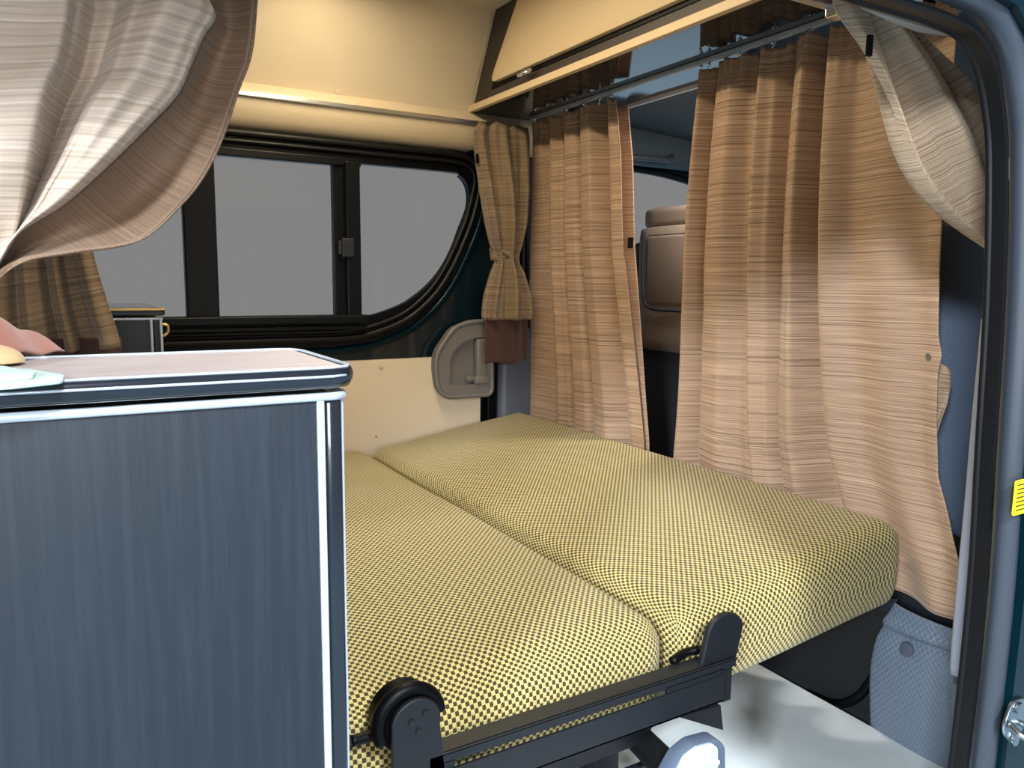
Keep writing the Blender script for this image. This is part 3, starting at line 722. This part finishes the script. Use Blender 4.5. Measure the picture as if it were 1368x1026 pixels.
MB().tube([(p.x - .003, yN - .026 + .0, p.z) for p in he], .0022, 6).build('hem', M['curtain_in'], c5, smooth=True)
def P5c(u, v):   # gathered end below the tie
    a = Vector((-0.07, 0.73, 0.821)); b = Vector((-0.026, 0.73, 0.822)); c = Vector((-0.08, 0.73, 0.744)); d = Vector((-0.039, 0.73, 0.748))
    p = a.lerp(b, u).lerp(c.lerp(d, u), v)
    p.x -= .012 * math.sin(PI * v) * u
    p.y = .752 - .010 * math.sin(u * 22) - .006
    return p
MB().grid(P5c, 40, 24).build('gathered_end', M['curtain_lit'], c5, solid=.0016)
r5 = thing('partition_curtain_rail', 'curtain rail above the worktop carrying the swagged curtain', 'rail', (0, .74, 1.3))
zt5 = T0[0].z
MB().box(-.5, .16, .72, .74, zt5 - .004, zt5 + .008, .002).build('track', M['alu'], r5)
MB().box(-.4, -.38, .724, .736, zt5 + .006, 1.506, .001).build('hanger', M['alu'], r5)
MB().box(.13, .15, .724, .736, zt5 + .006, 1.506, .001).build('hanger', M['alu'], r5)

# near curtain tied back to the door pillar on the right
c6 = thing('curtain', 'tan curtain gathered and pulled down to the right door pillar', 'curtain', (.75, .54, 1.08))
yR = .535
R0 = [(0.675, 0.535, 1.099), (0.679, 0.535, 1.07), (0.726, 0.535, 1.037), (0.775, 0.535, 0.992), (0.822, 0.535, 0.936), (0.885, 0.535, 0.896), (0.961, 0.535, 0.858), (1.044, 0.535, 0.825)]
R1 = [(0.716, 0.535, 1.107), (0.723, 0.535, 1.081), (0.748, 0.535, 1.04), (0.774, 0.535, 1.002), (0.802, 0.535, 0.958), (0.84, 0.535, 0.918), (0.904, 0.535, 0.881), (1.043, 0.535, 0.829)]
R2 = [(0.718, 0.535, 1.107), (0.729, 0.535, 1.082), (0.763, 0.535, 1.042), (0.793, 0.535, 1.008), (0.837, 0.535, 0.958), (0.9, 0.535, 0.908), (0.963, 0.535, 0.872), (1.044, 0.535, 0.834)]
R3 = [(0.725, 0.535, 1.109), (0.74, 0.535, 1.084), (0.782, 0.535, 1.053), (0.825, 0.535, 1.022), (0.89, 0.535, 0.971), (0.95, 0.535, 0.921), (0.998, 0.535, 0.882), (1.045, 0.535, 0.84)]
R4_ = [(0.732, 0.535, 1.11), (0.755, 0.535, 1.084), (0.801, 0.535, 1.063), (0.846, 0.535, 1.034), (0.902, 0.535, 0.984), (0.965, 0.535, 0.927), (1.006, 0.535, 0.885), (1.046, 0.535, 0.844)]
R5 = [(0.739, 0.535, 1.112), (0.77, 0.535, 1.084), (0.822, 0.535, 1.07), (0.882, 0.535, 1.042), (0.949, 0.535, 1.007), (0.978, 0.535, 0.985), (0.997, 0.535, 0.943), (1.016, 0.535, 0.894), (1.046, 0.535, 0.85)]
F6 = [(0, .004), (.10, .014), (.24, .012), (.27, -.016), (.37, -.022), (.46, .0), (.54, .026), (.62, .022), (.70, -.014), (.80, .010), (.90, .016), (1, -.012)]
def P6(u, v):
    p = threads([R0, R1, R2, R3, R4_, R5], [0, .26, .36, .56, .70, 1], u, v)
    k = .35 + .65 * math.sin(PI * clamp(v * .9 + .08))
    p.y = yR - keys(F6, u) * k * .9 - .006 * sst((v - .6) / .4)
    p.y += .006 * math.sin(v * 17 + u * 4) * sst((u - .68) / .1) * math.sin(PI * v)
    return p
MB().grid(P6, 120, 90).build('drape', M['curtain_tied_lit'], c6, solid=.0015)
tb = Vector((0.693, 0.5, 1.032))
MB().box(tb.x - .003, tb.x + .004, tb.y, tb.y + .004, tb.z - .012, tb.z + .008, .001).build('fastener_tab', M['black'], c6)
MB().box(  .715, .735, .55, .574, 1.078, 1.092, .002).build('glider', M['chrome'], c6)
MB().tube(dens([Vector((0.992, 0.52, 0.858)), Vector((0.987, 0.51, 0.842)), Vector((1.009, 0.52, 0.828))], 5), .010, 8).build('tie_band', M['curtain_in'], c6, smooth=True)

# strip of another curtain in the cab seen past the right one
c7 = thing('curtain', 'dark brown curtain edge glimpsed in the cab near top right', 'curtain', (1.42, 0.904, 1.229))
def P7(u, v):
    a = Vector((1.42, 0.922, 1.28)); b = Vector((1.42, 0.879, 1.256)); p = a.lerp(b, u); p.z -= .35 * v; p.x += .008 * math.sin(u * 9); return p
MB().grid(P7, 12, 10).build('drape', M['brown_cloth'], c7, solid=.0015)

# ------------------------------------------------------------------ bed cushions
def cushion(name, label, x0, x1, y0, y1, z0, z1, r, deform):
    n = 30; b = bmesh.new(); uv = b.loops.layers.uv.new('UVMap')
    hx, hy, hz = (x1 - x0) / 2, (y1 - y0) / 2, (z1 - z0) / 2
    cen = Vector(((x0 + x1) / 2, (y0 + y1) / 2, (z0 + z1) / 2))
    def arc(h, t):                       # parameter -1..1 spaced so the round edges get rows of their own
        return t
    def shape(p):
        q = Vector((clamp(p.x, -hx + r, hx - r), clamp(p.y, -hy + r, hy - r), clamp(p.z, -hz + r, hz - r)))
        d = p - q
        if d.length > 1e-6: p = q + d.normalized() * r
        return p
    def side(h):                         # sample positions along one half-extent pair
        k = 9; L_ = []
        for i in range(k + 1): L_.append(-h + r * (1 - math.cos(PI / 2 * i / k)) if False else -h + r * math.tan(PI / 4 * i / k))
        m = max(6, int((2 * h - 2 * r) / .03))
        for i in range(1, m): L_.append(lerp(-h + r, h - r, i / m))
        for i in range(k + 1): L_.append(h - r * math.tan(PI / 4 * (k - i) / k))
        return L_
    X_, Y_, Z_ = side(hx), side(hy), side(hz)
    def face(A, B_, fn, uvf):
        V = [[b.verts.new(shape(Vector(fn(p, q)))) for p in A] for q in B_]
        for j in range(len(B_) - 1):
            for i in range(len(A) - 1):
                try: f = b.faces.new((V[j][i], V[j][i + 1], V[j + 1][i + 1], V[j + 1][i]))
                except ValueError: continue
                for l, (p, q) in zip(f.loops, ((A[i], B_[j]), (A[i + 1], B_[j]), (A[i + 1], B_[j + 1]), (A[i], B_[j + 1]))): l[uv].uv = uvf(p, q)
                f.smooth = True
    face(X_, Y_, lambda p, q: (p, q, hz), lambda p, q: (p, q))
    face(X_, Y_[::-1], lambda p, q: (p, q, -hz), lambda p, q: (p, q))
    face(X_, Z_, lambda p, q: (p, -hy, q), lambda p, q: (p, -hy - (hz - q)))
    face(X_[::-1], Z_, lambda p, q: (p, hy, q), lambda p, q: (p, hy + (hz - q)))
    face(Y_, Z_, lambda p, q: (hx, p, q), lambda p, q: (hx + (hz - q), p))
    face(Y_[::-1], Z_, lambda p, q: (-hx, p, q), lambda p, q: (-hx - (hz - q), p))
    bmesh.ops.remove_doubles(b, verts=b.verts[:], dist=1e-5)
    for v in b.verts:
        u_, w_, t_ = v.co.x / hx, v.co.y / hy, v.co.z / hz
        v.co = deform(v.co + cen, u_, w_, t_)
    bmesh.ops.recalc_face_normals(b, faces=b.faces[:])
    me = bpy.data.meshes.new(name); b.to_mesh(me); b.free(); me.materials.append(M['weave'])
    o = bpy.data.objects.new(name, me); C.objects.link(o)
    return tag(o, label, 'cushion', 'bench bed cushions')
def dl(p, u, w, t):
    crown = .016 * (1 - u * u) * (1 - w ** 4) * (t + 1) / 2
    p = p.copy(); p.z += crown
    p.y -= .010 * (1 - t * t) * (1 - u * u) * (1 if w < 0 else -.5) * abs(w) ** 3
    p.z -= .012 * math.exp(-((p.x - .34) / .07) ** 2) * clamp((-w - .75) * 4) * (t > 0)      # pulled in over the hinge
    p.z += .003 * noise.noise(Vector((p.x * 4, p.y * 3, 0)))
    return p
def dr(p, u, w, t):
    p = p.copy(); s = (u + 1) / 2
    p.z += lerp(.0, .062, s) * 1.0 - .018 * s * (t < 0)
    p.z += .012 * (1 - u * u) * (1 - w ** 4) * (t + 1) / 2
    p.y += .05 * (s - 1) * (w > 0) * w ** 2                                                   # far end runs out to the corner
    p.y -= .010 * (1 - t * t) * (1 if w < 0 else -.5) * abs(w) ** 3
    p.z += .003 * noise.noise(Vector((p.x * 4, p.y * 3, 5)))
    return p
cushion('bed_cushion', 'olive woven seat cushion, left one half hidden by grey cabinet', .195, .690, .735, 1.935, .195, .352, .045, dl)
cushion('bed_cushion', 'olive woven cushion on the right touching the tan curtains', .694, 1.194, .738, 1.975, .215, .350, .032, dr)

# ------------------------------------------------------------------ folding bench frame
bf = thing('bench_frame', 'black steel folding frame with hinge plates holding the cushions', 'frame', (.5, 1.2, 0))
yB = .690
def bar(path_top, path_bot, y0, y1, name, bev=.002):
    a, b_ = path_top; c, d = path_bot
    poly = [(a[0], a[2]), (b_[0], b_[2]), (d[0], d[2]), (c[0], c[2])]
    return MB().prism(poly, XZ, y0, y1, bev).build(name, M['metal_black'], bf)
zt = .5 * ((0.31, 0.69, 0.301)[2] + (0.763, 0.69, 0.298)[2])
x_l = (0.31, 0.69, 0.301)[0]; x_r = (0.763, 0.69, 0.298)[0]
zs1 = (0.566, 0.69, 0.287)[2]; zs2 = (0.567, 0.69, 0.28)[2]; zb1 = (0.568, 0.69, 0.243)[2]
MB().box(x_l, x_r, .690, .718, zt - .004, zt, .0015).box(x_l, x_r, .690, .694, zs1, zt, .001).build('upper_rail', M['metal_black'], bf)
x_r2 = (0.74, 0.69, 0.266)[0]
MB().box(x_l, x_r2, .688, .692, zb1, zs2, .001).box(x_l, x_r2, .688, .712, zb1, zb1 + .004, .001).box(x_r2 - .10, x_r2, .690, .694, zs2 - .002, zs1 + .002).box(x_l, x_l + .03, .690, .694, zs2 - .002, zs1 + .002).build('lower_rail', M['metal_black'], bf)
gs = [(0.66, 0.69, 0.244), (0.736, 0.69, 0.238), (0.743, 0.69, 0.2)]
MB().prism([(p[0], p[2]) for p in gs], XZ, .688, .70, .001).build('gusset', M['metal_black'], bf)
def tongue(cx, cz, r, bx0, bx1, bz, y0, y1, name, sx=1.0):
    pts = [(bx0, bz)]
    for k in range(25):
        a_ = PI * .94 - k * (PI * 1.02) / 24 + 0
        pts.append((cx + r * sx * math.cos(a_), cz + r * math.sin(a_)))
    pts.append((bx1, bz))
    return MB().prism(pts, XZ, y0, y1, .002).build(name, M['metal_black'], bf)
h1 = Vector((0.296, 0.69, 0.342)); rp = .030
tongue(h1.x, h1.z, .028, h1.x - .026, h1.x + .040, zb1 - .01, .690, .697, 'hinge_plate')
MB().tube([(h1.x - .004 + .034 * math.cos(a), .702, h1.z + .034 * math.sin(a)) for a in [PI * (1.15 - .025 * k) for k in range(46)]], .008, 10, up=(0, 1, 0)).build('hinge_cover', M['black'], bf, smooth=True)
MB().cyl((h1.x - .004, .700, h1.z), (0, 1, 0), .034, .03, 36).build('hinge_boss', M['black'], bf, smooth=30)
h2_ = Vector((0.747, 0.7, 0.337))
tongue(h2_.x, h2_.z, .025, h2_.x - .046, h2_.x + .020, zs1 - .004, .696, .705, 'hinge_plate', 1.3)
MB().box(h2_.x + .002, h2_.x + .020, .70, .706, (0.765, 0.7, 0.232)[2], h2_.z - .02, .001).build('hinge_arm', M['metal_black'], bf)
for hc in (h1, h2_):
    for dx, dz in ((-.006, .004), (.010, .010), (.002, -.008)):
        MB().cyl((hc.x + dx, hc.y + .0002, hc.z + dz), (0, -1, 0), .0035, .0018, 14, .0006).build('rivet', M['metal_black'], bf, smooth=30)
MB().tube(dens([(0.234, 0.715, 0.329), (0.255, 0.715, 0.328), (0.269, 0.71, 0.327)], 5), .006, 8).build('strap', M['black'], bf, smooth=True)
MB().tube(dens([(0.675, 0.72, 0.302), (0.702, 0.725, 0.305), (0.72, 0.72, 0.307)], 5), .006, 8).build('strap', M['black'], bf, smooth=True)
# frame under the cushions down to the floor
for q in ((.22, .68, .76, .80, .165, .192), (.22, .68, 1.75, 1.79, .165, .192), (.68, 1.12, 1.05, 1.08, .175, .205), (.68, 1.15, 1.75, 1.79, .175, .205)):
    MB().box(*q, .002).build('cross_bar', M['metal_black'], bf)
for x_, y_ in ((.40, .80), (.40, 1.75), (.62, .80), (.62, 1.75)):
    MB().box(x_ - .02, x_ + .02, y_ - .02, y_ + .02, 0, .17, .002).build('leg', M['metal_black'], bf)
MB().tube([Vector((0.692, 0.82, 0.145)), Vector((0.636, 0.66, 0.184))], .02, 16).build('strut', M['metal_black'], bf, smooth=40)
MB().box(.44, .66, .74, .75, .03, .15, .002).build('side_plate', M['metal_black'], bf)
lv = thing('release_lever', 'blue grey plastic lever end with pale cap under the bed frame', 'lever', (0.666, 0.66, 0.204))
lp = [(0.612, 0.66, 0.187), (0.634, 0.66, 0.215), (0.659, 0.66, 0.224), (0.698, 0.66, 0.22), (0.713, 0.66, 0.205), (0.719, 0.66, 0.134), (0.618, 0.66, 0.169)]
MB().prism(round_poly([(p[0], p[2]) for p in lp], .006, 4), XZ, .655, .678, .003).build('body', M['lever'], lv, smooth=30)
lp = [(0.622, 0.65, 0.194), (0.638, 0.65, 0.217), (0.658, 0.65, 0.223), (0.685, 0.65, 0.22), (0.695, 0.65, 0.211), (0.7, 0.65, 0.147), (0.627, 0.65, 0.172)]
MB().prism(round_poly([(p[0], p[2]) for p in lp], .004, 4), XZ, .651, .656, .001).build('cap', M['lever_top'], lv, smooth=30)
MB().cyl(Vector((0.693, 0.651, 0.192)), (0, -1, 0), .0042, .002, 16).build('pin', M['white'], lv, smooth=30)

# ------------------------------------------------------------------ near cabinet and worktop
nc = thing('base_cabinet', 'tall charcoal woodgrain cabinet with chrome edge trim in front left', 'cabinet', (-.2, .62, 0))
xR = .177
MB().box(-.72, xR - .012, .558, .705, 0, .7135).build('body', M['panel'], nc)
MB().box(-.72, xR - .014, .552, .558, .01, .7105).build('front_panel', M['panel'], nc)
MB().box(xR - .013, xR + .002, .552, .566, 0, .7135, .005, 3).build('corner_trim', M['edge_black'], nc, smooth=40)
for x_, y_ in ((xR - .0155, .5505), (xR + .0005, .556)):
    MB().box(x_ - .0028, x_ + .0028, y_ - .001, y_ + .006, 0, .7135, .001).build('chrome_strip', M['silver'], nc)
MB().box(xR - .012, xR, .566, .705, 0, .7135).build('side_panel', M['panel'], nc)
MB().tube([(-.72, .5505, .7142), (xR - .006, .5505, .7142), (xR + .002, .5525, .7142), (xR + .0045, .560, .7142), (xR + .0045, .70, .7142)], .0032, 12, flat=(.8, 1)).build('top_strip', M['silver'], nc, smooth=True)

wt = thing('worktop', 'pale pinkish worktop with black and chrome edge on grey cabinet', 'worktop', (-.2, .62, .7185))
yf, yr, xr = .545, .708, .186
MB().box(-.72, xr - .004, yf + .003, yr - .003, .7225, .7355, .001).build('board', M['worktop'], wt)
def edgep(t):
    return [(-.72, yf), (xr - .018, yf), (xr - .006, yf + .004), (xr, yf + .016), (xr, yr - .02), (xr - .006, yr - .004), (xr - .02, yr), (-.72, yr)]
ep = [Vector((a, b, 0)) for a, b in edgep(0)]
ep2 = [(p[0], p[1]) for p in ep]
MB().tube([(a, b, .7285) for a, b in ep2], .0075, 12, flat=(.55, 1)).build('edge_profile', M['edge_black'], wt, smooth=40)
MB().tube([(a, b,   .7360) for a, b in ep2], .0016, 8, flat=(1.4, .7)).build('chrome_bead', M['silver'], wt, smooth=True)
MB().tube([(a - (.001 if a > .17 else 0), b - .0035 if b < .6 else b, .7300) for a, b in ep2], .0011, 6).build('chrome_bead', M['silver'], wt, smooth=True)

# things on the worktop
mc = MB()
mp = [(-0.046, 0.584, 0.738), (-0.035, 0.591, 0.738), (-0.018, 0.588, 0.738), (-0.009, 0.566, 0.738), (0.001, 0.545, 0.738), (-0, 0.522, 0.738), (-0.024, 0.508, 0.738), (-0.041, 0.506, 0.738)]
mc.prism(round_poly([(p[0], p[1]) for p in mp], .004, 3), XY, .7365, .740, .0015)
mpp = [(p[0] - .015, p[1] + .002) for p in mp]
mc.prism(round_poly(mpp, .004, 3), XY, .740, .7425, .001)
tag(mc.build('folded_cloth', M['mint'], smooth=40), 'pale mint folded cloth lying on the worktop front edge', 'cloth')
tc_ = thing('tieback_cloth', 'crumpled terracotta and sand cloth on the left end of worktop', 'cloth', (-0.031, 0.694, 0.736))
def PT(u, v):
    a = Vector((-0.059, 0.599, 0.737)); b = Vector((0.002, 0.741, 0.737)); c = Vector((-0.075, 0.775, 0.737)); d = Vector((-0.012, 0.778, 0.737))
    p = a.lerp(b, u).lerp(c.lerp(d, u), v)
    h = .036 * (1 - u) ** .55 * math.sin(PI * clamp(v * .85 + .05)) + .006 * math.sin(u * 14 + v * 4) * (1 - u)
    return (p.x, p.y, .7372 + max(h, 0) * 1.0)
MB().grid(PT, 50, 24).build('folds', M['terra2'], tc_, solid=.002)
def PS(u, v):
    p = Vector((-0.045, 0.661, 0.738)); a = u * 2 * PI
    return (p.x + .022 * math.cos(a) * math.sin(PI * v * .5 + .001), p.y + .02 * math.sin(a) * math.sin(PI * v * .5 + .001), .738 + .013 * math.cos(PI * v * .5))
MB().grid(PS, 28, 10, wrap=True).build('rolled_end', M['sand'], tc_)

# ---- tall cabinet beyond, by the far window
fc = thing('far_cabinet', 'dark cabinet with brass toned trim standing below the far window', 'cabinet', (0, 1.7, 0))
a = Vector((0.175, 1.671, 0.735)); yf2 = 1.62
xr2 = (0.17, 1.62, 0.7)[0]; zt2 = (0.172, 1.62, 0.74)[2]
MB().box(-.5, xr2 - .004, yf2 + .004, 1.95, 0, zt2 - .018).build('body', M['panel_far'], fc)
MB().box(-.5, xr2 + .006, yf2 - .006, 1.95, zt2 - .014, zt2, .004, 3).build('top_board', M['edge_black'], fc, smooth=40)
MB().box(-.5, xr2 + .006, yf2 - .0075, yf2 - .004, zt2 - .004, zt2 + .001, .001).build('top_bead', M['gold'], fc)
MB().box(-.5, xr2 + .002, yf2 - .003, yf2 + .006, zt2 - .022, zt2 - .017, .001).build('top_strip', M['chrome'], fc)
for dx in (-.002, -.019): MB().box(xr2 + dx - .0025, xr2 + dx + .0025, yf2 - .003, yf2 + .006, 0, zt2 - .02, .001).build('chrome_strip', M['silver'], fc)
MB().box(xr2 - .016, xr2 - .006, yf2 - .002, yf2 + .006, 0, zt2 - .02, .002).build('corner_trim', M['edge_black'], fc)
hk = Vector((0.172, 1.62, 0.7))
MB().tube(dens([(xr2, hk.y + .02, hk.z + .008), (xr2 + .011, hk.y + .02, hk.z + .006), (xr2 + .012, hk.y + .02, hk.z - .006), (xr2 + .004, hk.y + .02, hk.z - .014), (xr2 - .002, hk.y + .02, hk.z - .012)], 5), .003, 8).build('hook', M['gold'], fc, smooth=True)

# ------------------------------------------------------------------ camera
cam = bpy.data.cameras.new('Camera'); co = bpy.data.objects.new('Camera', cam); C.objects.link(co)
cam.sensor_fit = 'HORIZONTAL'; cam.sensor_width = 36.0; cam.lens = 36.0 * 1028.0 / 1368.0
cam.clip_start = .02; cam.clip_end = 100
R = Matrix([[0.862573, 0.05766, -0.502637], [-0.505808, 0.120354, -0.854209], [0.011241, 0.991055, 0.132979]])      # columns: camera right, up, back in world axes
co.matrix_world = Matrix.Translation((0, 0, .8)) @ R.to_4x4()
SC.camera = co

# ------------------------------------------------------------------ light
w = bpy.data.worlds.new('World'); SC.world = w; w.use_nodes = True
nt = w.node_tree; N = nt.nodes; L = nt.links; bg = N['Background']
tc = N.new('ShaderNodeTexCoord'); sx = N.new('ShaderNodeSeparateXYZ'); L.new(tc.outputs['Generated'], sx.inputs[0])
r = N.new('ShaderNodeMapRange'); r.inputs['From Min'].default_value = -.10; r.inputs['From Max'].default_value = -.22
L.new(sx.outputs[2], r.inputs['Value'])
x = N.new('ShaderNodeMix'); x.data_type = 'RGBA'
x.inputs['A'].default_value = lin((131, 131, 131)); x.inputs['B'].default_value = (.42, .60, .76, 1)     # pale blue glow below the horizon, added for the reflection under the locker
L.new(r.outputs['Result'], x.inputs['Factor']); L.new(x.outputs['Result'], bg.inputs['Color']); bg.inputs['Strength'].default_value = 1.0

def area(name, loc, target, size, power, col, sy=None):
    l = bpy.data.lights.new(name, 'AREA'); l.energy = power; l.color = col; l.size = size
    if sy: l.shape = 'RECTANGLE'; l.size_y = sy
    o = bpy.data.objects.new(name, l); C.objects.link(o); o.location = loc
    o.rotation_euler = (Vector(target) - Vector(loc)).to_track_quat('-Z', 'Y').to_euler(); return o
area('ceiling_lamp', (.56, 1.35, 1.49), (.56, 1.35, 0), .07, 10.5, (1, .84, .57), .85)
area('garage_or_fill_lamp', (.1, -1.6, 2.45), (.6, .9, .4), .4, 150.0, (.84, .93, 1.0), .4)
area('garage_or_fill_lamp', (-2.6, -1.5, 1.82), (1.1, .8, .4), .45, 230.0, (.84, .93, 1.0), .4)
area('garage_or_fill_lamp', (-.9, -3.0, 1.15), (.3, .8, .9), 2.2, 85.0, (1, .98, .96), .8)  # broad soft fill added to brighten the near curtains, not a garage fitting
area('cab_fill', (1.41, 1.35, 1.24), (1.5, 1.45, 0), .12, 6.0, (1, .93, .84), .06)  # added fill that brightens the driver's seat, stands for no fitting

SC.view_settings.view_transform = 'Standard'; SC.view_settings.look = 'None'
SC.view_settings.exposure = 0.0; SC.view_settings.gamma = 1.0; SC.view_settings.use_curve_mapping = False
